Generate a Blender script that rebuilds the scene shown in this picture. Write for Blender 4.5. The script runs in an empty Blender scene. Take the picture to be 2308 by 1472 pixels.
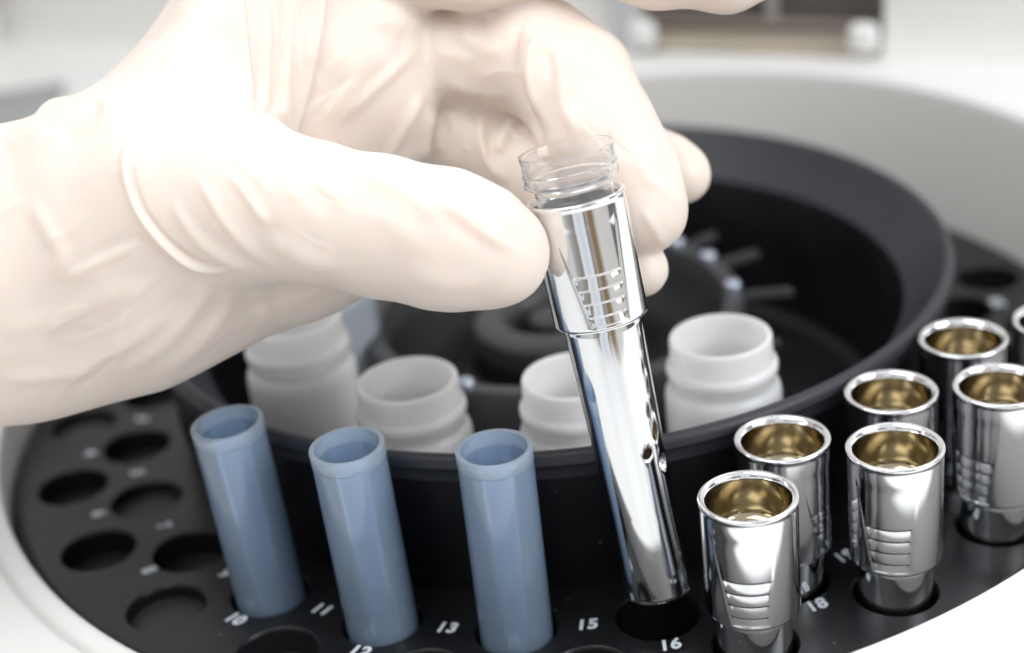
import bpy, bmesh, math, random
import numpy as np
from mathutils import Vector, Matrix

random.seed(4)
S = 0.09                      # metres per model unit (the rotor bowl's radius)
sc = bpy.context.scene
W0, H0 = 2308.0, 1472.0       # the photograph's size, used to read camera rays
CAM = np.array([0.0, -3.80199, 1.96753])
RX = np.array([0.99450127, -0.02152647, -0.10248824])
UP = np.array([0.10173664, 0.43069288, 0.89674595])
FW = np.array([-0.02483719, 0.90224179, -0.43051465])
FP = 3732.7

# ---------------------------------------------------------------- camera
cd = bpy.data.cameras.new('camera'); cam = bpy.data.objects.new('camera', cd)
sc.collection.objects.link(cam); sc.camera = cam
M4 = Matrix.Identity(4)
for i in range(3):
    M4[i][0] = RX[i]; M4[i][1] = UP[i]; M4[i][2] = -FW[i]; M4[i][3] = CAM[i]*S
cam.matrix_world = M4
cd.sensor_width = 36; cd.lens = FP*36/W0; cd.clip_start = 0.005; cd.clip_end = 50
cd.dof.use_dof = True; cd.dof.focus_distance = 3.08*S; cd.dof.aperture_fstop = 8.0; cd.dof.aperture_blades = 0

# ---------------------------------------------------------------- light
w = bpy.data.worlds.new('World'); sc.world = w; w.use_nodes = True
nt = w.node_tree; nt.nodes.clear()
N = nt.nodes.new; L = nt.links.new
out = N('ShaderNodeOutputWorld'); bg = N('ShaderNodeBackground'); L(bg.outputs[0], out.inputs[0])
tc = N('ShaderNodeTexCoord'); sep = N('ShaderNodeSeparateXYZ'); L(tc.outputs['Generated'], sep.inputs[0])
# unseen laboratory by direction: bright walls, window and brown cupboard bands added for chrome reflections
at = N('ShaderNodeMath'); at.operation = 'ARCTAN2'; L(sep.outputs[0], at.inputs[0]); L(sep.outputs[1], at.inputs[1])
mr = N('ShaderNodeMapRange'); mr.inputs[1].default_value = -math.pi; mr.inputs[2].default_value = math.pi
L(at.outputs[0], mr.inputs[0])
rp = N('ShaderNodeValToRGB'); L(mr.outputs[0], rp.inputs[0])
rp.color_ramp.interpolation = 'LINEAR'
stops = [(0.0, (.75, .80, .92)), (0.035, (.95, .97, 1.0)), (0.045, (.30, .27, .24)), (0.085, (.5, .5, .48)), (0.10, (.8, .8, .78)),
         (0.2, (.55, .56, .55)), (0.21, (.12, .12, .13)), (0.30, (.16, .16, .17)), (0.31, (.7, .7, .7)), (0.45, (.8, .8, .8)),
         (0.6, (.75, .75, .74)), (0.70, (.12, .12, .13)), (0.80, (.2, .2, .2)), (0.81, (.75, .73, .7)),
         (0.90, (.8, .78, .75)), (0.925, (.28, .2, .13)), (0.945, (.36, .23, .12)), (0.95, (.42, .38, .34)), (0.965, (.45, .42, .38)), (0.972, (.16, .12, .10)),
         (0.978, (.9, .94, 1.0))]
cr = rp.color_ramp
cr.elements[0].position = 0; cr.elements[0].color = (*stops[0][1], 1)
cr.elements[1].position = stops[-1][0]; cr.elements[1].color = (*stops[-1][1], 1)
for pos, c in stops[1:-1]:
    e = cr.elements.new(pos); e.color = (*c, 1)
mz = N('ShaderNodeMapRange'); mz.inputs[1].default_value = 0.35; mz.inputs[2].default_value = 0.6; mz.interpolation_type = 'SMOOTHSTEP'
L(sep.outputs[2], mz.inputs[0])
mx = N('ShaderNodeMix'); mx.data_type = 'RGBA'; L(mz.outputs[0], mx.inputs[0]); L(rp.outputs[0], mx.inputs[6]); mx.inputs[7].default_value = (.95, .97, 1, 1)
L(mx.outputs[2], bg.inputs[0]); bg.inputs[1].default_value = 0.80

def area(name, loc, target, size, power, col=(1, 1, 1), sy=None):
    ld = bpy.data.lights.new(name, 'AREA'); ld.energy = power; ld.color = col
    ld.shape = 'RECTANGLE'; ld.size = size*S; ld.size_y = (sy or size)*S
    o = bpy.data.objects.new(name, ld); sc.collection.objects.link(o)
    o.location = Vector(loc)*S
    o.rotation_euler = (Vector(target)-Vector(loc)).to_track_quat('-Z', 'Y').to_euler()
    return o
area('overhead_softbox', (-1.8, -2.0, 5.2), (0.0, -0.6, 0.3), 4.4, 1.25, (1, .99, .97), 3.0)
area('side_softbox', (4.6, -3.2, 3.4), (0.4, -0.9, 0.4), 3.0, 1.6, (.94, .97, 1.0), 3.0)
area('rear_softbox', (3.0, 3.4, 4.0), (0.2, -0.8, 0.2), 3.2, 2.1, (.98, .98, 1.0), 3.2)

sc.view_settings.view_transform = 'Standard'; sc.view_settings.look = 'None'
sc.view_settings.exposure = 0.05; sc.view_settings.gamma = 1.0
try: sc.view_settings.use_curve_mapping = False
except Exception: pass
sc.render.engine = 'CYCLES'
sc.cycles.max_bounces = 14; sc.cycles.transmission_bounces = 12; sc.cycles.glossy_bounces = 6
sc.cycles.transparent_max_bounces = 16
sc.cycles.sample_clamp_indirect = 6.0

# ---------------------------------------------------------------- camera-ray helper
def P(px, py, depth):
    d = FW + RX*(px-W0/2)/FP - UP*(py-H0/2)/FP
    return CAM + d*depth
def project(X):
    d = X-CAM; z = d@FW
    return W0/2+FP*(d@RX)/z, H0/2-FP*(d@UP)/z, z
def pol(R, deg, z=0.0):
    a = math.radians(deg); return np.array([R*math.sin(a), -R*math.cos(a), z])

# ---------------------------------------------------------------- materials
def mat(name, base=(.8, .8, .8), rough=.5, metal=0.0, **kw):
    m = bpy.data.materials.new(name); m.use_nodes = True
    b = m.node_tree.nodes['Principled BSDF']
    b.inputs['Base Color'].default_value = (*base, 1); b.inputs['Roughness'].default_value = rough
    b.inputs['Metallic'].default_value = metal
    for k, v in kw.items(): b.inputs[k.replace('_', ' ')].default_value = v
    return m
def noisy(m, scale, amount, bump=0.0, bscale=None, rough=None, dist=0.0002, stretch=None):
    """mottle the colour a little, and the height, with object-space noise"""
    t = m.node_tree; b = t.nodes['Principled BSDF']; n = t.nodes.new; l = t.links.new
    tc = n('ShaderNodeTexCoord'); mp = n('ShaderNodeMapping'); l(tc.outputs['Object'], mp.inputs[0])
    if stretch: mp.inputs['Scale'].default_value = stretch
    nz = n('ShaderNodeTexNoise'); nz.inputs['Scale'].default_value = scale; nz.inputs['Detail'].default_value = 5
    l(mp.outputs[0], nz.inputs[0])
    base = b.inputs['Base Color'].default_value[:]
    mix = n('ShaderNodeMix'); mix.data_type = 'RGBA'
    mix.inputs[6].default_value = tuple(c*(1-amount) for c in base[:3])+(1,)
    mix.inputs[7].default_value = tuple(min(1, c*(1+amount)) for c in base[:3])+(1,)
    l(nz.outputs[0], mix.inputs[0]); l(mix.outputs[2], b.inputs['Base Color'])
    if rough:
        r = n('ShaderNodeMapRange'); r.inputs[3].default_value = rough[0]; r.inputs[4].default_value = rough[1]
        r.inputs[1].default_value = .3; r.inputs[2].default_value = .7
        l(nz.outputs[0], r.inputs[0]); l(r.outputs[0], b.inputs['Roughness'])
    if bump:
        n2 = n('ShaderNodeTexNoise'); n2.inputs['Scale'].default_value = bscale or scale; n2.inputs['Detail'].default_value = 3
        l(mp.outputs[0], n2.inputs[0])
        bp = n('ShaderNodeBump'); bp.inputs['Strength'].default_value = bump; bp.inputs['Distance'].default_value = dist
        l(n2.outputs[0], bp.inputs['Height']); l(bp.outputs[0], b.inputs['Normal'])
    return m

M_black = noisy(mat('black_plastic', (.009, .0095, .011), .33), 60, .35, .25, 2600, (.24, .42), 0.00004)
M_bowl = noisy(mat('black_bowl', (.006, .006, .008), .42), 60, .3, .15, 2600, (.35, .5), 0.00003)
M_rim = noisy(mat('grey_bowl_rim', (.034, .036, .044), .42), 80, .15, .15, 2600, (.36, .5), 0.00003)
M_hub = noisy(mat('dark_hub_plastic', (.055, .056, .060), .42), 80, .2, .1, 2600, None, 0.00003)
M_insert = noisy(mat('hole_insert', (.035, .035, .037), .6), 80, .2)
M_chrome = noisy(mat('chrome', (.88, .89, .90), .06, 1.0), 130, .02, .05, 700, (.02, .13), 0.00002)
M_cup = noisy(mat('satin_chrome', (.90, .91, .93), .15, 1.0, Coat_Weight=1.0, Coat_Roughness=.03), 90, .02, .04, 700, (.06, .2), 0.00002)
M_brass = noisy(mat('brassy_lining', (.43, .375, .265), .15, 1.0), 60, .04, 0, None, (.11, .18))
M_white = noisy(mat('white_enamel', (.80, .80, .79), .38), 30, .015, .03, 900, None, 0.00003)
M_wall = noisy(mat('chamber_wall_grey', (.79, .775, .75), .5), 40, .03, .03, 900, None, 0.00003)
M_back = noisy(mat('back_panel', (.70, .69, .66), .55), 20, .03)
M_text = noisy(mat('printed_white', (.66, .71, .78), .5), 700, .22)
M_brown = noisy(mat('brown_glass', (.10, .085, .075), .3), 30, .3)
M_beige = noisy(mat('beige_plastic', (.42, .37, .30), .5), 60, .1)
M_gold = noisy(mat('gold_metal', (.55, .40, .2), .3, .6), 60, .1)
M_screw = mat('screw_steel', (.55, .6, .7), .35, .9)

def dusty(m, amount=.9):
    # sparse pale specks and faint wipe marks in the plastic's colour
    t = m.node_tree; b = t.nodes['Principled BSDF']; n = t.nodes.new; l = t.links.new
    src = b.inputs['Base Color'].links[0].from_socket
    tc = n('ShaderNodeTexCoord'); vo = n('ShaderNodeTexVoronoi'); vo.inputs['Scale'].default_value = 420; l(tc.outputs['Object'], vo.inputs[0])
    lt = n('ShaderNodeMath'); lt.operation = 'LESS_THAN'; lt.inputs[1].default_value = .10; l(vo.outputs['Distance'], lt.inputs[0])
    sp = n('ShaderNodeSeparateColor'); l(vo.outputs['Color'], sp.inputs[0]); gt = n('ShaderNodeMath'); gt.operation = 'GREATER_THAN'; gt.inputs[1].default_value = .86; l(sp.outputs[0], gt.inputs[0])
    mu = n('ShaderNodeMath'); mu.operation = 'MULTIPLY'; l(lt.outputs[0], mu.inputs[0]); l(gt.outputs[0], mu.inputs[1])
    m2 = n('ShaderNodeMath'); m2.operation = 'MULTIPLY'; m2.inputs[1].default_value = amount; l(mu.outputs[0], m2.inputs[0])
    mx = n('ShaderNodeMix'); mx.data_type = 'RGBA'; mx.inputs[7].default_value = (.16, .16, .17, 1); l(m2.outputs[0], mx.inputs[0]); l(src, mx.inputs[6]); l(mx.outputs[2], b.inputs['Base Color'])
for _mm in (M_black, M_bowl, M_rim):
    dusty(_mm); _mm.node_tree.nodes['Principled BSDF'].inputs['Specular IOR Level'].default_value = .36
def translucent(name, diff, trans, rough=.3, f_trans=.35, f_clear=.3, ior=1.4, scale=120):
    """milky plastic: part diffuse, part lit through, part seen through"""
    m = bpy.data.materials.new(name); m.use_nodes = True; t = m.node_tree; t.nodes.clear(); n = t.nodes.new; l = t.links.new
    o = n('ShaderNodeOutputMaterial'); pb = n('ShaderNodeBsdfPrincipled'); tr = n('ShaderNodeBsdfTranslucent')
    rf = n('ShaderNodeBsdfTransparent'); gl = n('ShaderNodeBsdfGlossy'); fr = n('ShaderNodeFresnel')
    tcn = n('ShaderNodeTexCoord'); nz = n('ShaderNodeTexNoise'); nz.inputs['Scale'].default_value = scale; nz.inputs['Detail'].default_value = 4
    l(tcn.outputs['Object'], nz.inputs[0])
    mixc = n('ShaderNodeMix'); mixc.data_type = 'RGBA'; l(nz.outputs[0], mixc.inputs[0])
    mixc.inputs[6].default_value = tuple(c*.93 for c in diff)+(1,); mixc.inputs[7].default_value = tuple(min(1, c*1.05) for c in diff)+(1,)
    l(mixc.outputs[2], pb.inputs['Base Color']); pb.inputs['Roughness'].default_value = rough
    tr.inputs[0].default_value = (*trans, 1); rf.inputs[0].default_value = (*trans, 1);
    m1 = n('ShaderNodeMixShader'); m1.inputs[0].default_value = f_trans; l(pb.outputs[0], m1.inputs[1]); l(tr.outputs[0], m1.inputs[2])
    m2 = n('ShaderNodeMixShader'); m2.inputs[0].default_value = f_clear; l(m1.outputs[0], m2.inputs[1]); l(rf.outputs[0], m2.inputs[2])
    fr.inputs[0].default_value = ior; gl.inputs['Roughness'].default_value = .09
    m3 = n('ShaderNodeMixShader'); l(fr.outputs[0], m3.inputs[0]); l(m2.outputs[0], m3.inputs[1]); l(gl.outputs[0], m3.inputs[2])
    l(m3.outputs[0], o.inputs[0]); return m
M_blue = translucent('blue_polypropylene', (.56, .735, 1.0), (.70, .84, 1.0), .12, .48, .40, 1.6)
M_bluerim = translucent('blue_tube_mouth', (.66, .80, 1.0), (.78, .89, 1.0), .16, .45, .31, 1.5)
M_milky = noisy(mat('milky_plastic', (.95, .95, .95), .30, Subsurface_Weight=1.0, Subsurface_Scale=.006), 60, .02)
M_milky.node_tree.nodes['Principled BSDF'].inputs['Subsurface Radius'].default_value = (1, 1, 1)
M_milkblue = translucent('bluish_milky_plastic', (.82, .88, .96), (.9, .95, 1.0), .35, .45, .1)
M_clear = mat('clear_plastic', (1, 1, 1), .03, Transmission_Weight=1.0, IOR=1.22, Coat_Weight=.6, Coat_Roughness=.04)
_t = M_clear.node_tree; _o = _t.nodes['Material Output']; _p = _t.nodes['Principled BSDF']
_di = _t.nodes.new('ShaderNodeBsdfTranslucent'); _di.inputs[0].default_value = (.97, .98, 1, 1)
_m = _t.nodes.new('ShaderNodeMixShader'); _m.inputs[0].default_value = .07
_t.links.new(_p.outputs[0], _m.inputs[1]); _t.links.new(_di.outputs[0], _m.inputs[2]); _t.links.new(_m.outputs[0], _o.inputs[0])

# ---------------------------------------------------------------- mesh helpers
def link(name, verts, faces, m, parent=None, loc=None, smooth=True, sharp=35):
    me = bpy.data.meshes.new(name); me.from_pydata([tuple(np.asarray(v)*S) for v in verts], [], [tuple(f) for f in faces]); me.update()
    if smooth:
        me.polygons.foreach_set('use_smooth', [True]*len(me.polygons))
        if sharp: me.set_sharp_from_angle(angle=math.radians(sharp))
    o = bpy.data.objects.new(name, me); sc.collection.objects.link(o)
    if m: me.materials.append(m)
    if parent: o.parent = parent
    if loc is not None: o.location = Vector(loc)*S
    return o
def tag(o, label=None, cat=None, group=None, kind=None):
    if label: o['label'] = label
    if cat: o['category'] = cat
    if group: o['group'] = group
    if kind: o['kind'] = kind
    return o
def empty(name, loc=(0, 0, 0), rot=None):
    o = bpy.data.objects.new(name, None); o.empty_display_size = .01; sc.collection.objects.link(o); o.location = Vector(loc)*S
    if rot is not None: o.rotation_euler = rot
    return o
def lathe_vf(prof, n=96, close=False, fn=None, c=(0, 0)):
    vs, fs = [], []
    k = len(prof)
    for (r, z) in prof:
        for i in range(n):
            a = 2*math.pi*i/n; rr = r if fn is None else fn(r, z, a)
            vs.append((c[0]+rr*math.sin(a), c[1]-rr*math.cos(a), z))
    for j in range(k-1):
        for i in range(n):
            fs.append((j*n+i, j*n+(i+1) % n, (j+1)*n+(i+1) % n, (j+1)*n+i))
    if close:
        j = k-1
        for i in range(n): fs.append((j*n+i, j*n+(i+1) % n, (i+1) % n, i))
    return vs, fs
def lathe(name, prof, m, parent=None, n=96, close=False, fn=None, loc=None, cap0=False, cap1=False, sharp=35):
    vs, fs = lathe_vf(prof, n, close, fn)
    if cap0: fs.append(tuple(range(n))[::-1])
    if cap1: fs.append(tuple(range((len(prof)-1)*n, len(prof)*n)))
    o = link(name, vs, fs, m, parent, loc, sharp=sharp)
    bm = bmesh.new(); bm.from_mesh(o.data); bmesh.ops.remove_doubles(bm, verts=bm.verts, dist=1e-7)
    bmesh.ops.recalc_face_normals(bm, faces=bm.faces); bm.to_mesh(o.data); bm.free()
    return o
def rnd(r0, z0, r1, z1, r2, z2, k=5):
    """a rounded corner: quadratic curve from 0 to 2 round 1"""
    return [((1-t)**2*r0+2*t*(1-t)*r1+t*t*r2, (1-t)**2*z0+2*t*(1-t)*z1+t*t*z2) for t in [i/k for i in range(k+1)]]
def box(name, c, size, m, parent=None, bev=.01, rot=0, seg=3):
    bm = bmesh.new(); bmesh.ops.create_cube(bm, size=1)
    bmesh.ops.scale(bm, vec=Vector(size)*S, verts=bm.verts)
    bmesh.ops.bevel(bm, geom=bm.edges[:], offset=bev*S, segments=seg, affect='EDGES', profile=.5)
    me = bpy.data.meshes.new(name); bm.to_mesh(me); bm.free(); me.materials.append(m)
    me.polygons.foreach_set('use_smooth', [True]*len(me.polygons)); me.set_sharp_from_angle(angle=math.radians(50))
    o = bpy.data.objects.new(name, me); sc.collection.objects.link(o); o.location = Vector(c)*S; o.rotation_euler = (0, 0, rot)
    if parent: o.parent = parent
    return o

# ---------------------------------------------------------------- machine housing
TX, TY, HL, LX, LY, RL = .058, .0825, .208, .061, -.001, 1.4552
def deckz(x, y): return HL+TX*x+TY*y
house = empty('machine_housing')
tag(house, 'white enamelled machine housing with a round chamber around the black rotor', 'machine housing')
def tilt(vs): return [(x, y, z+deckz(x, y)) for x, y, z in vs]
vs, fs = lathe_vf([(RL+.004, -.50), (RL+.002, -.05)]+rnd(RL, -.03, RL, 0, RL+.022, .002)+rnd(RL+.036, .002, RL+.052, .0, RL+.058, -.016)[0:], 200, c=(LX, LY))
vs = [(x, y, z+HL+TX*x+TY*y) for x, y, z in vs]
nW = 2
wall = link('chamber_wall', *[lathe_vf([(RL+.004, -1.0), (RL+.002, -.4), (RL+.001, -.032)], 200, c=(LX, LY))[0:2]][0], M_wall, house)
for v in wall.data.vertices:
    v.co.z += deckz(v.co.x/S, v.co.y/S)*S
lipv, lipf = lathe_vf([(RL, -.030)]+rnd(RL-.001, -.022, RL, .001, RL+.022, .002)+rnd(RL+.040, .002, RL+.054, .001, RL+.060, -.018), 200, c=(LX, LY))
lip = link('chamber_lip', tilt(lipv), lipf, M_white, house)
# deck: ring of quads from the lip out to a yawed rectangle whose back edge meets the back panel
nd = 200
ux, uy = np.array([.8899, -.4561]), np.array([.4561, .8899])     # along the back edge / towards the back
def outer_pt(a):
    d = np.array([math.sin(a), -math.cos(a)]); best = 99
    for ax, lim in ((ux, 3.6), (-ux, 3.6), (uy, 1.66), (-uy, 4.2)):
        k = d@ax
        if k > 1e-6: best = min(best, lim/k)
    return d*best
dv, df = [], []
rings = [0, .03, .25, .6, 1.0]
for t in rings:
    for i in range(nd):
        a = 2*math.pi*i/nd; p0 = np.array([LX+(RL+.058)*math.sin(a), LY-(RL+.058)*math.cos(a)]); p1 = outer_pt(a)
        q = p0*(1-t)+p1*t; dv.append((q[0], q[1], deckz(*q)-.016))
for j in range(len(rings)-1):
    for i in range(nd): df.append((j*nd+i, j*nd+(i+1) % nd, (j+1)*nd+(i+1) % nd, (j+1)*nd+i))
deck = link('deck', dv, df, M_white, house)
fl = lathe('chamber_floor', [(0.001, -.80), (RL+.02, -.80)], M_black, house, n=96)

# back panel standing on the deck's rear edge
tk = 0.0
def backpt(s, off, z):            # s along the back edge, off towards the back, z above deck
    q = ux*s+uy*(1.62+off); return (q[0], q[1], deckz(*q)+z)
def rotq(): return math.atan2(ux[1], ux[0])
panel = empty('back_panel_wall')
tag(panel, 'light grey upright rear panel of the machine behind the rotor chamber, out of focus', 'panel')
# profile: small cove then upright, swept along s, with an opening for the dark compartment
def sweep(name, s0, s1, prof, m, parent):
    v = [backpt(s, o, z) for s in (s0, s1) for (o, z) in prof]; k = len(prof)
    return link(name, v, [(i, i+1, k+i+1, k+i) for i in range(k-1)], m, parent, sharp=50)
pp = [(-.02, -.02), (-.01, .0), (0, .02), (.02, .06), (.03, .2), (.03, 2.4)]
def s_of(px, py):   # where a ray crosses the panel plane
    d = FW+RX*(px-W0/2)/FP-UP*(py-H0/2)/FP
    t = (1.65-(uy@CAM[:2]))/(uy@d[:2]); X = CAM+d*t
    return ux@X[:2], X[2]-deckz(X[0], X[1])
sA, zA = s_of(1440, 110); sB, zB = s_of(1995, 110)
sweep('panel_face', -3.6, sA, pp, M_back, panel)
sweep('panel_face', sB, 3.6, pp, M_back, panel)
sweep('panel_face', sA, sB, [(.03, 1.1), (.03, 2.4)], M_back, panel)
comp = empty('dark_compartment')
tag(comp, 'dark brown recessed compartment with beige sill in the rear panel', 'compartment')
sweep('compartment_back', sA, sB, [(.10, -.02), (.10, 1.1)], M_brown, comp)
sweep('sill', sA, sB, [(-.0, -.02), (.0, .015), (.03, .02), (.07, .022), (.07, .03), (.10, .03)], M_beige, comp)
for s in (sA, sB):
    v = [backpt(s, o, z) for (o, z) in ((.03, -.02), (.10, -.02), (.10, 1.1), (.03, 1.1))]
    link('side_wall', v, [(0, 1, 2, 3)], M_back, comp)
def rbox(name, s, off, z, size, m, parent, bev=.01):
    p = backpt(s, off, z); return box(name, p, size, m, parent, bev, rotq())
sD, _ = s_of(1730, 30); rbox('divider', sD, .08, .36, (.04, .03, .6), mat('divider_grey', (.32, .3, .29), .4), comp)
rbox('crossbar', (sA+sB)/2, .075, .062, (sB-sA-.01, .03, .035), mat('bar_grey', (.2, .17, .15), .4), comp)
sK, _ = s_of(1958, 95); sK2, _ = s_of(1465, 85)
for s in (sK, sK2):
    k = rbox('hinge_block', s, -.03, .06, (.095, .06, .10), M_white, panel, .03)
    k['label'] = 'white rounded hinge block'
rbox('frame_post', sA-.05, .01, .4, (.08, .05, .9), mat('post_grey', (.55, .56, .58), .5), panel)
sL, _ = s_of(12, 60)
rod = empty('support_rod', backpt(sL+.06, -.12, 0)); tag(rod, 'thin brownish rod standing at the far left behind the glove', 'rod')
lathe('shaft', [(.001, -.02), (.035, -.02), (.035, .16), (.028, .17), (.028, .18)], M_back, rod, 24)
lathe('brown_grip', [(.030, .18), (.05, .2), (.055, .3), (.06, .9), (.001, .9)], M_gold, rod, 24)

# thin slab added to give the deck a grey band at the far left
gx = P(20, 262, 6.0); gx = CAM+(gx-CAM)*((HL-CAM[2]+TX*0)/( (gx-CAM)[2]-TX*(gx-CAM)[0]-TY*(gx-CAM)[1]) if False else 1)
_d = (FW+RX*(-60-W0/2)/FP-UP*(262-H0/2)/FP); _t = (HL+TX*CAM[0]+TY*CAM[1]-CAM[2])/(_d[2]-TX*_d[0]-TY*_d[1]); gx = CAM+_d*_t
slab = box('deck_slab', (gx[0], gx[1], deckz(gx[0], gx[1])+.0), (.62, .36, .03), noisy(mat('grey_slab', (.33, .34, .34), .6), 40, .1), None, .008, rotq())
slab.rotation_euler = (math.atan(TY), -math.atan(TX), 0)
tag(slab, 'flat grey slab on the white deck at the far left edge above the wrist', 'slab')
# ---------------------------------------------------------------- rotor
rotor = empty('centrifuge_rotor')
tag(rotor, 'black round rotor with two numbered rows of tube holes around a deep bowl', 'rotor')
RI, RO, A0, B0 = 1.0843, 1.2406, -82.17, -89.85
HR = .0815
RW = 1.382
# top plate with 48 holes: boolean against joined hole cutters, applied at once
prof = [(.93, -.03), (.93, 0)]+[(RW-.03, 0)]+rnd(RW-.02, 0, RW, 0, RW, -.02)+[(RW-.01, -.12), (.93, -.12)]
ring = lathe('tube_ring', prof, M_black, rotor, n=240, close=True)
cv, cf = [], []
for R, a0 in ((RI, A0), (RO, B0)):
    for k in range(24):
        c = pol(R, a0+15*k)
        v, f = lathe_vf([(HR, -.3), (HR, -.010), (HR+.001, -.006), (HR+.003, -.002), (HR+.006, .0005), (HR+.012, .02)], 56)
        b = len(cv); cv += [(x+c[0], y+c[1], z) for x, y, z in v]; cf += [tuple(b+i for i in q) for q in f]
        cf.append(tuple(b+i for i in range(56))[::-1]); cf.append(tuple(b+5*56+i for i in range(56)))
cut = link('cutter', cv, cf, M_black, smooth=False)
bm = bmesh.new(); bm.from_mesh(cut.data); bmesh.ops.recalc_face_normals(bm, faces=bm.faces); bm.to_mesh(cut.data); bm.free()
md = ring.modifiers.new('b', 'BOOLEAN'); md.object = cut; md.operation = 'DIFFERENCE'; md.solver = 'EXACT'
bpy.context.view_layer.update()
me = bpy.data.meshes.new_from_object(ring.evaluated_get(bpy.context.evaluated_depsgraph_get()))
ring.modifiers.clear(); old = ring.data; ring.data = me; me.name = 'tube_ring'; bpy.data.meshes.remove(old)
bpy.data.objects.remove(cut)
me.polygons.foreach_set('use_smooth', [True]*len(me.polygons)); me.set_sharp_from_angle(angle=math.radians(28))

bowl_out = [(.955, -.12), (.965, .03), (.992, .27)]+rnd(.996, .300, 1.004, .338, .985, .338)
lathe('bowl_wall', [(.945, -.12), (.955, .03), (.972, .275)], M_bowl, rotor, 200)
lathe('bowl_rim', rnd(.972, .275, .974, .30, .979, .305)+rnd(.986, .312, .986, .336, .972, .337)+rnd(.965, .337, .958, .334, .954, .326)+[(.880, .232), (.870, .222)], M_rim, rotor, 200)
lathe('bowl_inside', [(.870, .222), (.862, .20), (.85, -.10)]+rnd(.85, -.12, .85, -.16, .80, -.16)+[(.001, -.16)], M_bowl, rotor, 160)
# inner hub
lathe('inner_ring', [(.43, .10), (.43, .19), (.437, .205), (.475, .205), (.485, .19), (.485, .08)], M_hub, rotor, 128)
lathe('hub_dish', [(.43, .12)]+rnd(.38, .05, .3, .01, .22, .06)+[(.20, .12)], M_bowl, rotor, 96)
lathe('hub_collar', [(.20, .02), (.203, .14)]+rnd(.205, .16, .20, .182, .17, .184)+rnd(.135, .184, .115, .180, .11, .15)+[(.105, .06)], M_hub, rotor, 96)
lathe('hub_core', [(.106, .07), (.06, .09), (.058, .15)]+rnd(.058, .17, .05, .185, .001, .186), M_hub, rotor, 64)
lathe('bowl_bottom_disc', [(.001, .0), (.47, .0), (.48, -.02), (.48, -.16)], M_hub, rotor, 96)
for a in (88, 113, 130, -86, -28, 60, 150, 175, -115, -145):
    ar = empty('arm', pol(.485, a, .16), (0, 0, math.radians(a))); ar.parent = rotor
    bm = bmesh.new(); bmesh.ops.create_cube(bm, size=1)
    bmesh.ops.scale(bm, vec=Vector((.028, .13, .022))*S, verts=bm.verts); bmesh.ops.translate(bm, vec=Vector((0, -.06, .01))*S, verts=bm.verts)
    bmesh.ops.bevel(bm, geom=bm.edges[:], offset=.006*S, segments=2, affect='EDGES')
    bpy.data.objects.remove(ar)
    bmesh.ops.rotate(bm, cent=(0, 0, 0), matrix=Matrix.Rotation(math.radians(a), 3, 'Z'), verts=bm.verts)
    m_ = bpy.data.meshes.new('arm'); bm.to_mesh(m_); bm.free(); m_.materials.append(M_hub)
    ar = bpy.data.objects.new('arm', m_); sc.collection.objects.link(ar); ar.parent = rotor; ar.location = Vector(pol(.485, a, .17))*S
    lathe('screw_head', [(.022, 0), (.022, .012)]+rnd(.02, .016, .016, .024, .001, .024), M_screw, rotor, 24, loc=pol(.458, a, .204))

# numbers printed on the ring: odd ones inside the outer holes, even ones outside the inner holes
def number(txt, R, deg):
    cu = bpy.data.curves.new('number', 'FONT'); cu.body = txt; cu.size = .044*S; cu.align_x = 'CENTER'; cu.align_y = 'CENTER'
    cu.shear = .15; cu.offset = .0013*S; cu.extrude = .0006*S; cu.resolution_u = 6; cu.space_character = 1.04
    t = bpy.data.objects.new('number', cu); sc.collection.objects.link(t); bpy.context.view_layer.update()
    m_ = bpy.data.meshes.new_from_object(t.evaluated_get(bpy.context.evaluated_depsgraph_get())); bpy.data.objects.remove(t)
    m_.materials.clear(); m_.materials.append(M_text)
    o = bpy.data.objects.new('number', m_); sc.collection.objects.link(o); o.parent = rotor
    o.location = Vector(pol(R, deg, .0010))*S; o.rotation_euler = (0, 0, math.radians(deg)); o['label'] = 'white number %s' % txt
for n_ in range(1, 29):
    deg = (n_-15)*7.5+.25
    number(str(n_), 1.087 if n_ % 2 else (1.19 if n_ > 7 else 1.2), deg)

# black plugs a little below the surface in the empty holes
used_o = {7, 8, 9}; used_i = {3, 4, 5, 6, 7, 8, 9, 10}
for R, a0, used in ((RI, A0, used_i), (RO, B0, used_o)):
    for k in range(-1, 11):
        if k in used: continue
        c = pol(R, a0+15*k)
        lathe('hole_insert', [(HR-.001, -.11), (HR-.001, -.062), (HR-.012, -.058), (HR-.014, -.075), (.001, -.08)] if (k+len(used)) % 3 else
              [(HR-.001, -.11), (HR-.001, -.030), (HR-.012, -.026), (HR-.014, -.036), (.001, -.038)], M_insert, rotor, 48, loc=c)

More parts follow.
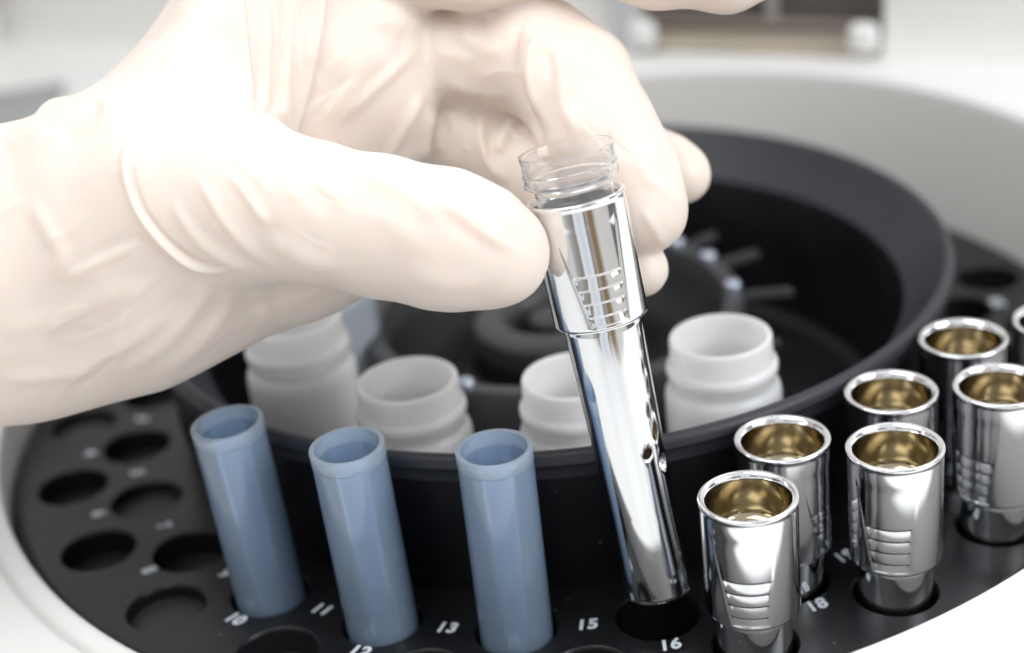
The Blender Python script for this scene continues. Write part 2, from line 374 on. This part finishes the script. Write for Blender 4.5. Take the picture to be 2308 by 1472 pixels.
# ---------------------------------------------------------------- chrome cups
CH = .238           # collar height
def collar_fn(phi):
    def fn(r, z, a):
        if r < .089: return r
        zz = z; x = ((a-phi+math.pi) % (2*math.pi)-math.pi)*.094
        def st(e, v): return 1/(1+math.exp(-max(-40, min(40, v/e))))
        left = -.078+.050*(1-zz/CH); right = .066-.020*(1-zz/CH)
        ins = st(.0007, x-left)*st(.0007, right-x)*st(.006, CH*.82-zz)*st(.001, zz-.006)
        d = -.0016*ins
        if zz < .105:
            ph = (zz/.026) % 1.0
            ins2 = st(.0012, x-left-.006)*st(.0012, right-.006-x)*st(.002, zz-.008)
            d += ins2*(-.0042*(ph**1.5) if ph < .88 else -.0042*(1-ph)/.12*.83)
        return r+d
    return fn
def make_cup(deep=False):
    top = rnd(.0920, CH-.010, .0965, CH+.001, .0885, CH+.001, 6)+rnd(.086, CH+.001, .079, CH-.002, .0775, CH-.012, 5)
    zs = [i*(CH-.014)/190 for i in range(191)]
    prof = [(.078, .001)]+rnd(.081, -.003, .0900, -.004, .0900, .002, 4)+[(.0900+.002*z/CH, z) for z in zs if z > .004]+top
    t = empty('chrome_cup')
    lathe('collar', prof, M_chrome if deep else M_cup, t, 320, fn=collar_fn(0.0), sharp=0)
    def dim(r, z, a):
        x = ((a-.95+math.pi) % (2*math.pi)-math.pi)*.075; d2 = (x/.012)**2+((z+.30)/.016)**2
        x3 = ((a-.85+math.pi) % (2*math.pi)-math.pi)*.075; d3 = (x3/.008)**2+((z+.18)/.022)**2
        return r-.012*math.exp(-d2**2)-(.0016 if (-.012 < z < -.006) else 0)
    zz = [.004-.572*i/150 for i in range(151)]
    lathe('body', [(.0745+(.0670-.0745)*min(1, (-z+.004)/.40), z) for z in zz]+rnd(.0672, -.570, .067, -.580, .061, -.581)+[(.055, -.570), (.001, -.560)], M_chrome, t, 160, fn=dim, sharp=0)
    if not deep: lathe('lining', [(.0775, CH-.012), (.077, CH-.03), (.076, CH-.055)]+rnd(.0755, CH-.065, .074, CH-.092, .052, CH-.094, 8)+rnd(.046, CH-.094, .036, CH-.072, .001, CH-.070, 8), M_brass, t, 96)
    else: lathe('lining', [(.0775, CH-.012), (.077, CH-.03), (.076, CH-.2), (.06, CH-.26), (.001, CH-.26)], M_chrome, t, 96)
    return t
def dup(root):
    r = root.copy(); sc.collection.objects.link(r)
    for ch in list(root.children):
        c = ch.copy(); sc.collection.objects.link(c); c.parent = r
    return r
ZC = .3327-CH
spots = [(RO, B0+105, -.28, 'chrome cup nearest the camera, standing beside the number 18'),
         (RO, B0+120, -.40, 'chrome cup standing between the numbers 18 and 20, by the white lip'),
         (RO, B0+135, -.95, 'chrome cup cut by the right edge of the picture, showing most of its body'),
         (RI, A0+105, .95, 'chrome cup in the inner row directly behind the nearest cup'),
         (RI, A0+120, .2, 'chrome cup in the inner row with its wall hidden by the cup in front'),
         (RI, A0+135, .4, 'chrome cup in the inner row near the bowl rim, farthest one seen whole'),
         (RO, B0+150, .1, 'chrome cup of which only a sliver of rim shows at the right edge')]
cup0 = make_cup()
for i, (R, a, ph, lab) in enumerate(spots):
    c = cup0 if i == 0 else dup(cup0)
    c.location = Vector(pol(R, a, ZC))*S; c.rotation_euler = (0, 0, ph)
    tag(c, lab, 'metal cup', 'chrome cups standing in the rotor')
# the sleeve held by the glove: the same piece pulled out of its hole
Bh = np.array([.155, -1.070, .050]); Th = np.array([.0650, -.945, .8580])
ax = (Th-Bh)/np.linalg.norm(Th-Bh)
held = make_cup(True); held.name = 'chrome_sleeve'
q = Vector((0, 0, 1)).rotation_difference(Vector(ax))
held.rotation_mode = 'QUATERNION'
from mathutils import Quaternion
held.rotation_quaternion = q @ Quaternion((0, 0, 1), .10)
held.location = Vector(Th-ax*CH)*S
tag(held, 'long chrome sleeve held between thumb and fingers above an open hole', 'metal tube')

# clear vial inside the held sleeve
vial = empty('clear_vial'); vial.rotation_mode = 'QUATERNION'; vial.rotation_quaternion = q; vial.location = Vector(Th)*S
tag(vial, 'clear plastic vial with a ridged mouth sticking out of the held sleeve', 'vial')
lathe('vial_body', [(.0735, .016), (.0735, -.16), (.060, -.20), (.001, -.21), (.001, -.204), (.056, -.194), (.068, -.158), (.068, .016)], M_clear, vial, 96, close=False, sharp=30)
lathe('vial_mouth', [(.068, .016), (.0735, .016), (.0735, .028)]+rnd(.080, .028, .0895, .029, .0895, .033, 4)+rnd(.0895, .037, .0895, .039, .0880, .040, 3)+[(.0875, .047)]+
      rnd(.0875, .048, .0895, .050, .0895, .052, 3)+rnd(.0895, .054, .0875, .056, .0875, .057, 3)+[(.0875, .081)]+rnd(.0890, .082, .0895, .084, .0895, .086, 3)+rnd(.0895, .089, .087, .089, .085, .089, 3)+[(.0835, .086), (.0835, .036), (.070, .026), (.068, .016)], M_clear, vial, 128, sharp=30)

# ---------------------------------------------------------------- blue tubes
def make_blue():
    t = empty('blue_tube')
    h = .4185
    lathe('tube_wall', [(.0735, h-.030), (.0735, -.10), (.0735, -.30), (.060, -.31), (.060, -.29), (.0635, -.10), (.0635, .07), (.001, .055), (.001, .04), (.05, .04), (.0635, .055)][:7]+[(.0635, .06), (.0625, h-.030)], M_blue, t, 96, sharp=40)
    lathe('mouth', [(.0625, h-.030), (.0635, h-.004)]+rnd(.064, h-.001, .0655, h, .068, h, 3)+rnd(.072, h, .0747, h, .0747, h-.006, 3)+[(.0747, h-.027), (.0742, h-.0285), (.0735, h-.030)], M_bluerim, t, 96, sharp=40)
    lathe('tube_bottom', [(.0625, .075), (.055, .062), (.001, .055)], M_blue, t, 64)
    return t
bt = make_blue()
for i, (k, tl, lab) in enumerate([(3, (0, -.045), 'translucent blue tube between the numbers 10 and 11, leftmost of the three'),
                              (4, (0, -.03), 'translucent blue tube between the numbers 11 and 13, middle of the three'),
                              (5, (0, 0), 'translucent blue tube right of the number 13, nearest the held sleeve')]):
    c = bt if i == 0 else dup(bt)
    c.location = Vector(pol(RI, A0+15*k, 0))*S; c.rotation_euler = (0, tl[1], .4*i); tag(c, lab, 'tube', 'translucent blue tubes in the inner row')

# ---------------------------------------------------------------- milky jars in the bowl
def make_jar():
    t = empty('milky_jar')
    lathe('jar_body', [(.001, -.15), (.125, -.15), (.127, .21)]+rnd(.127, .23, .127, .255, .116, .262)+[(.113, .272)], M_milky, t, 72, sharp=50)
    lathe('jar_neck', [(.113, .272), (.113, .282)]+rnd(.114, .286, .121, .288, .121, .298, 4)+rnd(.121, .306, .120, .312, .1135, .316, 4)+[(.112, .320), (.1105, .362)]+rnd(.1105, .368, .110, .374, .104, .374, 4)+
          rnd(.102, .374, .098, .373, .096, .366, 4)+[(.094, .30), (.094, .0), (.001, -.01)], M_milky, t, 72, sharp=50)
    return t
jr = make_jar()
jars = [(pol(.70, -57.5), (-.02, .0), 'milky white jar farthest left, half behind the leftmost blue tube'),
        (pol(.715, -27), (0, 0), 'milky white jar second from the left, behind the middle blue tube'),
        (pol(.715, 2.5), (0, 0), 'milky white jar partly hidden behind the held chrome sleeve'),
        (pol(.705, 30.2), (0, 0), 'milky white jar standing right of the held sleeve')]
for i, (p_, tl, lab) in enumerate(jars):
    c = jr if i == 0 else dup(jr)
    dz = (.035, -.015, -.005, .0)[i]
    c.location = Vector((p_[0], p_[1], dz))*S; c.rotation_euler = (tl[0], tl[1], i*.7); tag(c, lab, 'jar', 'milky jars in the bowl')
ct = empty('bluish_container', pol(.60, -87)); tag(ct, 'wide bluish white container behind the leftmost jar, mostly under the glove', 'container')
lathe('container_wall', [(.001, -.15), (.16, -.15), (.165, .29)]+rnd(.165, .31, .165, .325, .157, .326)+rnd(.15, .326, .148, .32, .148, .31)+[(.145, -.13), (.001, -.13)], M_milkblue, ct, 72, sharp=50)
#HAND#
# ---------------------------------------------------------------- gloved hand: one continuous surface
def seg_sdf(X, a, b, ra, rb):
    ab = b-a; t = np.clip(((X-a)@ab)/(ab@ab), 0, 1); t2 = t*t*(3-2*t)*.4+t*.6
    return np.linalg.norm(X-a-t[..., None]*ab, axis=-1)-(ra+(rb-ra)*t2)
def smin(a, b, k):
    h = np.maximum(k-np.abs(a-b), 0)/k
    return np.minimum(a, b)-h*h*k*.25
# chains of (pixel x, pixel y, depth, pixel radius)
TD = 3.06
chains = {
 # 0 hand, wrist, thumb web and palm
 'palm': [[(-1100, 760, 3.30, 300), (-500, 640, 3.28, 285), (-150, 592, 3.26, 268), (120, 560, 3.24, 242), (330, 500, 3.20, 215)],
          [(-300, 700, 3.28, 280), (40, 665, 3.28, 262), (300, 640, 3.27, 222), (520, 590, 3.28, 165), (700, 565, 3.28, 120), (790, 560, 3.28, 95)],
          [(120, 480, 3.22, 180), (300, 400, 3.20, 182), (480, 270, 3.30, 198), (620, 110, 3.38, 215), (720, -70, 3.40, 215), (800, -230, 3.40, 200)],
          [(330, 520, 3.16, 225), (430, 430, 3.11, 180), (480, 390, 3.09, 150)]],
 'web': [[(230, 420, 3.15, 165), (350, 330, 3.14, 140), (430, 210, 3.17, 112), (490, 60, 3.20, 70), (535, -90, 3.22, 60)]],
 'bump': [[(135, 268, 3.26, 50), (185, 256, 3.25, 44)]],
 'thumb': [[(380, 465, 3.10, 190), (560, 452, 3.06, 178), (700, 475, 3.02, 156), (850, 508, 3.00, 153), (1000, 538, 2.985, 150), (1085, 560, 2.990, 131), (1133, 583, 2.995, 107)]],
 'block': [[(600, 160, 3.36, 190), (760, 150, 3.38, 205), (790, 0, 3.40, 190), (830, -200, 3.40, 180)],
           [(700, 290, 3.36, 170), (850, 240, 3.38, 118), (880, 330, 3.40, 75)]],
 'index': [[(820, 110, 3.42, 130), (1060, 128, 3.40, 112), (1210, 130, 3.34, 128), (1290, 190, 3.30, 132), (1350, 310, 3.26, 132), (1405, 400, 3.24, 128), (1440, 462, 3.23, 112)]],
 'middle': [[(880, 290, 3.50, 120), (1060, 310, 3.47, 102), (1200, 380, 3.42, 100), (1340, 500, 3.34, 85), (1440, 608, 3.27, 64)]],
 'ring': [[(900, 240, 3.66, 120), (1150, 260, 3.62, 100), (1400, 345, 3.52, 88), (1500, 378, 3.48, 75), (1535, 392, 3.47, 70)]],
 'top': [[(850, -80, 3.28, 100), (1060, -66, 3.26, 88), (1280, -110, 3.24, 84), (1480, -75, 3.22, 86), (1640, -62, 3.20, 84), (1720, -72, 3.19, 72)]],
}
KIN = {'web': .04, 'bump': .02, 'palm': .10, 'thumb': .035, 'block': .06, 'index': .03, 'middle': .03, 'ring': .03, 'top': .03}
CH3 = {}
for g, cs in chains.items():
    CH3[g] = [[(P(x, y, d), r*d/FP) for x, y, d, r in c] for c in cs]
def group_sdf(g, X):
    v = None
    for c in CH3[g]:
        for (a, ra), (b, rb) in zip(c[:-1], c[1:]):
            s = seg_sdf(X, a, b, ra, rb)
            v = s if v is None else smin(v, s, KIN[g])
    return v
def hand_sdf(X):
    G = {g: group_sdf(g, X) for g in CH3}
    v = smin(G['palm'], G['web'], .05); v = smin(v, G['bump'], .03); v = smin(v, G['thumb'], .05)
    b = smin(G['block'], G['index'], .018)
    b = smin(b, G['middle'], .014); b = smin(b, G['ring'], .014); b = smin(b, G['top'], .02)
    v = smin(v, b, .022)
    # the sleeve presses into the finger pads
    D_ = X-Bh; h_ = D_@ax; cy = np.linalg.norm(D_-h_[..., None]*ax, axis=-1)-.0935
    k_ = .006; q_ = -cy; hh_ = np.maximum(k_-np.abs(v-q_), 0)/k_; v = np.maximum(v, q_)+hh_*hh_*k_*.25
    lab = np.argmin(np.stack([G[g] for g in CH3], -1), -1)
    return v, lab
def surface_nets(f, lo, hi, h):
    n = [int((hi[i]-lo[i])/h)+1 for i in range(3)]
    ax_ = [lo[i]+h*np.arange(n[i]) for i in range(3)]
    V = np.empty(n, np.float32)
    for i in range(0, n[0], 16):
        X = np.stack(np.meshgrid(ax_[0][i:i+16], ax_[1], ax_[2], indexing='ij'), -1)
        V[i:i+16] = f(X)[0]
    ins = V < 0
    c = np.zeros([k-1 for k in n], np.int8)
    for dx in (0, 1):
        for dy in (0, 1):
            for dz in (0, 1): c += ins[dx:n[0]-1+dx, dy:n[1]-1+dy, dz:n[2]-1+dz]
    act = (c > 0) & (c < 8); idx = -np.ones(act.shape, int); idx[act] = np.arange(act.sum())
    I = np.argwhere(act); acc = np.zeros((len(I), 3)); cnt = np.zeros(len(I))
    cor = [(a, b, d) for a in (0, 1) for b in (0, 1) for d in (0, 1)]
    for p0 in cor:
        for k in range(3):
            if p0[k] == 0:
                p1 = list(p0); p1[k] = 1
                a = V[I[:, 0]+p0[0], I[:, 1]+p0[1], I[:, 2]+p0[2]]; b = V[I[:, 0]+p1[0], I[:, 1]+p1[1], I[:, 2]+p1[2]]
                m = (a < 0) != (b < 0); t = np.where(m, a/np.where(m, a-b, 1), 0)
                q_ = np.array(p0, float)[None].repeat(len(I), 0); q_[:, k] += t
                acc += q_*m[:, None]; cnt += m
    verts = np.array(lo)+(I+acc/cnt[:, None])*h
    faces = []
    for k in range(3):
        a, b = (k+1) % 3, (k+2) % 3
        s0 = [slice(1, -1)]*3; s0[k] = slice(0, -1); s1 = list(s0); s1[k] = slice(1, None)
        A = ins[tuple(s0)]; B = ins[tuple(s1)]
        e = np.argwhere(A != B); flip = A[tuple(e.T)]
        e = e+1; e[:, k] -= 1
        def cell(da, db):
            q_ = e.copy(); q_[:, a] -= da; q_[:, b] -= db; return idx[tuple(q_.T)]
        Q = np.stack([cell(0, 0), cell(1, 0), cell(1, 1), cell(0, 1)], -1)
        Q[~flip] = Q[~flip][:, ::-1]; faces.append(Q)
    F = np.concatenate(faces); F = F[(F >= 0).all(1)]
    return verts, F
hv, hf = surface_nets(hand_sdf, (-2.55, -1.75, .35), (.85, -.15, 1.9), .0135)
def grad(X, e=.002):
    g = np.stack([hand_sdf(X+np.eye(3)[i]*e)[0]-hand_sdf(X-np.eye(3)[i]*e)[0] for i in range(3)], -1)
    return g/np.maximum(np.linalg.norm(g, axis=1, keepdims=True), 1e-9)
for _ in range(2):
    d, _l = hand_sdf(hv); hv = hv-grad(hv)*np.clip(d, -.006, .006)[:, None]*.9
hand = link('gloved_hand', hv, hf.tolist(), None, sharp=0)
hm = hand.modifiers.new('s', 'SUBSURF'); hm.levels = 2; hm.render_levels = 2
bpy.context.view_layer.update()
me = bpy.data.meshes.new_from_object(hand.evaluated_get(bpy.context.evaluated_depsgraph_get()))
hand.modifiers.clear(); old = hand.data; hand.data = me; me.name = 'gloved_hand'; bpy.data.meshes.remove(old)
nv = len(me.vertices); co = np.empty(nv*3, np.float32); me.vertices.foreach_get('co', co); co = co.reshape(-1, 3).astype(float)/S
nrm = grad(co); _, lab = hand_sdf(co)
gi = {g: i for i, g in enumerate(CH3)}
pxx, pyy, pz = project(co); view = (CAM-co); view /= np.linalg.norm(view, axis=1, keepdims=True); facing = (nrm*view).sum(1)
disp = np.zeros(nv)
# glove folds, as relief of the surface: (groups, points, width, height, shape)
def fold(groups, pts, wd, h, shape='ridge', ends=(1, 1)):
    global disp
    m = np.zeros(nv, bool)
    for g in groups: m |= lab == gi[g]
    pts = np.array(pts, float); R_ = wd*5
    m &= (facing > .0) & (pxx > pts[:, 0].min()-R_) & (pxx < pts[:, 0].max()+R_) & (pyy > pts[:, 1].min()-R_) & (pyy < pts[:, 1].max()+R_)
    ii = np.where(m)[0]
    if not len(ii): return
    # smooth the polyline
    t0 = np.linspace(0, 1, len(pts)); tt = np.linspace(0, 1, len(pts)*6); 
    pl = np.stack([np.interp(tt, t0, pts[:, k]) for k in (0, 1)], -1)
    for _ in range(8): pl[1:-1] = pl[1:-1]*.5+(pl[2:]+pl[:-2])*.25
    X = np.stack([pxx[ii], pyy[ii]], -1); best = np.full(len(ii), 1e9); sd = np.zeros(len(ii)); tp = np.zeros(len(ii))
    for j in range(len(pl)-1):
        a, b = pl[j], pl[j+1]; ab = b-a; L2 = ab@ab+1e-9; t = np.clip(((X-a)@ab)/L2, 0, 1); dd = X-a-t[:, None]*ab
        ds = np.linalg.norm(dd, axis=1); u = ds < best
        best[u] = ds[u]; sd[u] = np.sign(ab[0]*dd[u, 1]-ab[1]*dd[u, 0])*ds[u]; tp[u] = (j+t[u])/(len(pl)-1)
    e = np.ones(len(ii))
    if ends[0]: e *= np.clip(tp/.3, 0, 1)
    if ends[1]: e *= np.clip((1-tp)/.3, 0, 1)
    e = e*e*(3-2*e); f = np.clip(facing[ii]/.3, 0, 1)
    if shape == 'ridge': p_ = np.exp(-(sd/wd)**2)
    elif shape == 'crease': p_ = -np.exp(-np.abs(sd/wd)**1.2)
    elif shape == 'step':      # raised on the positive side, falling sharply across the line
        p_ = np.where(sd > 0, np.exp(-(sd/(wd*3.2))**2), np.exp(-(sd/(wd*.35))**2))
    elif shape == 'stepn': p_ = np.where(sd < 0, np.exp(-(sd/(wd*3.2))**2), np.exp(-(sd/(wd*.35))**2))
    elif shape == 'roll':      # a thin rolled edge with a groove beside it
        p_ = np.exp(-(sd/wd)**2)-.55*np.exp(-((sd+wd*1.7)/(wd*.9))**2)
    disp[ii] += h*p_*e*f*.95
HU = ['palm', 'thumb', 'web']
fold(HU, [(300, 290), (280, 335), (287, 410), (312, 480), (360, 545), (420, 595), (480, 612), (545, 602)], 8, .012, 'roll')
fold(HU, [(385, 430), (405, 490), (455, 550), (520, 595), (585, 612)], 13, .007)
fold(HU, [(440, 385), (470, 440), (505, 500), (560, 560), (640, 615)], 14, .0085)
fold(HU, [(500, 370), (550, 430), (585, 480), (615, 520)], 12, .0075)
fold(HU, [(615, 520), (640, 560), (700, 590), (790, 610)], 22, .007)
fold(HU, [(700, 385), (740, 430), (800, 480)], 18, .005)
fold(HU, [(640, 400), (690, 460), (730, 520)], 24, .004)
fold(['thumb'], [(760, 372), (840, 395), (920, 430), (975, 475), (1010, 520)], 22, .006)
fold(['thumb'], [(830, 460), (900, 520), (960, 570)], 26, .004)
fold(['thumb'], [(960, 440), (1030, 478), (1100, 528), (1175, 572)], 15, .0085)
fold(['thumb'], [(985, 470), (1040, 515), (1100, 560), (1165, 600)], 20, -.0020)
fold(['thumb'], [(900, 600), (1000, 640), (1100, 640)], 24, .0035)
fold(['thumb'], [(600, 300), (700, 345), (820, 365)], 22, .004)
# web: long vertical fold edge and the pleats right of it
fold(['palm', 'block', 'web'], [(535, -60), (545, 0), (552, 80), (560, 160), (566, 245)], 12, .010, 'step', (0, 0))
fold(['block', 'palm'], [(598, -60), (603, 60), (600, 160), (590, 270)], 13, .010, 'ridge', (0, 0))
fold(['block', 'palm'], [(648, -40), (650, 100), (635, 200), (625, 300)], 14, .010, 'ridge', (0, 0))
fold(['block', 'palm'], [(735, -30), (720, 90), (690, 220), (655, 320)], 16, .012, 'step', (0, 0))
fold(['block', 'palm'], [(968, 80), (900, 150), (830, 210), (740, 300)], 15, .007)
fold(['block', 'palm'], [(960, 200), (930, 250), (880, 330), (850, 390)], 13, .010)
fold(['block', 'palm'], [(800, 20), (880, 50), (960, 60)], 24, .007)
fold(['block', 'palm'], [(780, 100), (800, 200), (760, 280)], 30, .006)
fold(['block'], [(975, 235), (955, 300), (945, 380)], 14, .012)
# bent finger
fold(['index'], [(1190, 20), (1165, 90), (1160, 150), (1175, 230), (1215, 310), (1230, 380)], 15, .016, 'crease')
fold(['index'], [(1235, 60), (1195, 110), (1190, 160), (1205, 230), (1240, 300)], 13, .011)
fold(['index'], [(1290, 160), (1262, 205), (1270, 250), (1310, 320)], 18, .007)
fold(['index'], [(1225, 90), (1240, 160), (1250, 260)], 16, -.006)
fold(['index'], [(1020, 60), (1080, 110), (1150, 120)], 20, .005)
fold(['index'], [(990, 180), (1080, 215), (1150, 225)], 16, .006)
fold(['index'], [(1340, 200), (1400, 260), (1450, 350), (1470, 420)], 22, .004)
fold(['index'], [(1440, 400), (1500, 420), (1545, 480)], 16, .0055)
fold(['index'], [(1440, 460), (1480, 520), (1500, 560)], 13, .005)
fold(['index'], [(1520, 330), (1535, 390), (1555, 440)], 13, .004)
fold(['middle'], [(1090, 250), (1080, 310), (1110, 380), (1150, 420)], 15, .012)
fold(['middle'], [(1160, 250), (1130, 310), (1120, 350)], 13, .010)
fold(['middle'], [(960, 250), (990, 300), (1000, 360)], 16, .010)
fold(['top'], [(960, 5), (1040, 12), (1140, -10)], 14, .004)
# heel of the hand, in shade
fold(['palm'], [(60, 430), (110, 520), (150, 580), (110, 640)], 20, .007)
fold(['palm'], [(130, 640), (220, 590), (330, 545)], 14, .006)
fold(['palm'], [(-20, 760), (120, 720), (260, 660), (380, 640)], 26, .006)
fold(['palm'], [(330, 850), (430, 790), (500, 710), (540, 620)], 22, .012)
fold(['palm'], [(240, 860), (380, 770), (450, 680), (480, 640)], 20, .009)
fold(['palm'], [(100, 850), (260, 790), (380, 700)], 24, .007)
fold(['palm'], [(-20, 860), (120, 850), (250, 820)], 18, .007)
fold(['palm'], [(600, 700), (680, 660), (760, 630)], 20, .006)
fold(['palm'], [(560, 640), (600, 680), (590, 740)], 20, .006)
# bump of stretched glove at the wrist
fold(['palm', 'bump', 'web'], [(225, 215), (215, 260), (170, 300), (120, 310)], 16, -.008)
fold(['palm', 'bump'], [(0, 330), (60, 300), (110, 285)], 20, .006)
fold(['palm'], [(330, 180), (400, 230), (470, 300)], 50, .004)
# loose random wrinkling everywhere
rg = np.random.default_rng(7)
def scatter(groups, box_, ang, n_, ln, hh=.0030, wd_=7):
    for _ in range(n_):
        x0 = rg.uniform(box_[0], box_[2]); y0 = rg.uniform(box_[1], box_[3]); a_ = math.radians(ang+rg.normal()*16); l_ = ln*rg.uniform(.5, 1.3)
        cx = math.cos(a_); sx = math.sin(a_); bd = rg.normal()*.12*l_
        fold(groups, [(x0-cx*l_/2, y0-sx*l_/2), (x0-sx*bd, y0+cx*bd), (x0+cx*l_/2, y0+sx*l_/2)], wd_*rg.uniform(.8, 1.8), hh*rg.uniform(.5, 1.3)*rg.choice([1, 1, -1]), rg.choice(['ridge', 'step', 'crease']) if hh > 0 else 'ridge')
scatter(['palm'], (0, 420, 330, 800), -32, 9, 230, .0022, 11)
scatter(['palm'], (150, 650, 560, 860), -38, 9, 260, .003, 13)
scatter(['thumb', 'palm', 'web'], (330, 360, 650, 580), 52, 5, 150, .0025, 9)
scatter(['thumb'], (650, 360, 1000, 620), 30, 5, 150, .002, 10)
scatter(['block'], (590, 0, 960, 330), -60, 9, 200, .003, 11)
scatter(['block', 'palm'], (570, 0, 760, 250), 95, 8, 200, .004)
scatter(['index'], (980, 30, 1150, 220), 15, 5, 110, .003, 10)
scatter(['index'], (1220, 150, 1480, 420), 62, 9, 130, .003, 11)
scatter(['middle'], (960, 230, 1160, 400), 75, 8, 100, .004)
scatter(['web', 'palm'], (200, 150, 520, 380), -50, 8, 160, .002)
wv = np.zeros(nv)
for _ in range(46):
    k_ = rg.normal(size=3); k_ /= np.linalg.norm(k_); fr = rg.uniform(9, 34); 
    wv += np.sin(co@k_*fr+rg.uniform(0, 6.28)+1.5*np.sin(co@rg.normal(size=3)*7))*.0016*(12/fr)
disp += np.clip(wv, -.008, .008)*.5
co2 = co+nrm*disp[:, None]
me.vertices.foreach_set('co', (co2*S).astype(np.float32).ravel()); me.update()
me.polygons.foreach_set('use_smooth', [True]*len(me.polygons))
M_glove = bpy.data.materials.new('latex_glove'); M_glove.use_nodes = True
b_ = M_glove.node_tree.nodes['Principled BSDF']
b_.inputs['Base Color'].default_value = (.80, .705, .635, 1); b_.inputs['Roughness'].default_value = .42
b_.inputs['Subsurface Weight'].default_value = .6; b_.inputs['Subsurface Radius'].default_value = (1, .45, .25); b_.inputs['Subsurface Scale'].default_value = .006
b_.inputs['Specular IOR Level'].default_value = .45
noisy(M_glove, 55, .035, .25, 900, (.36, .52), .00012)
me.materials.clear(); me.materials.append(M_glove)
tag(hand, 'cream latex gloved hand holding the chrome sleeve between thumb and bent fingers', 'gloved hand')
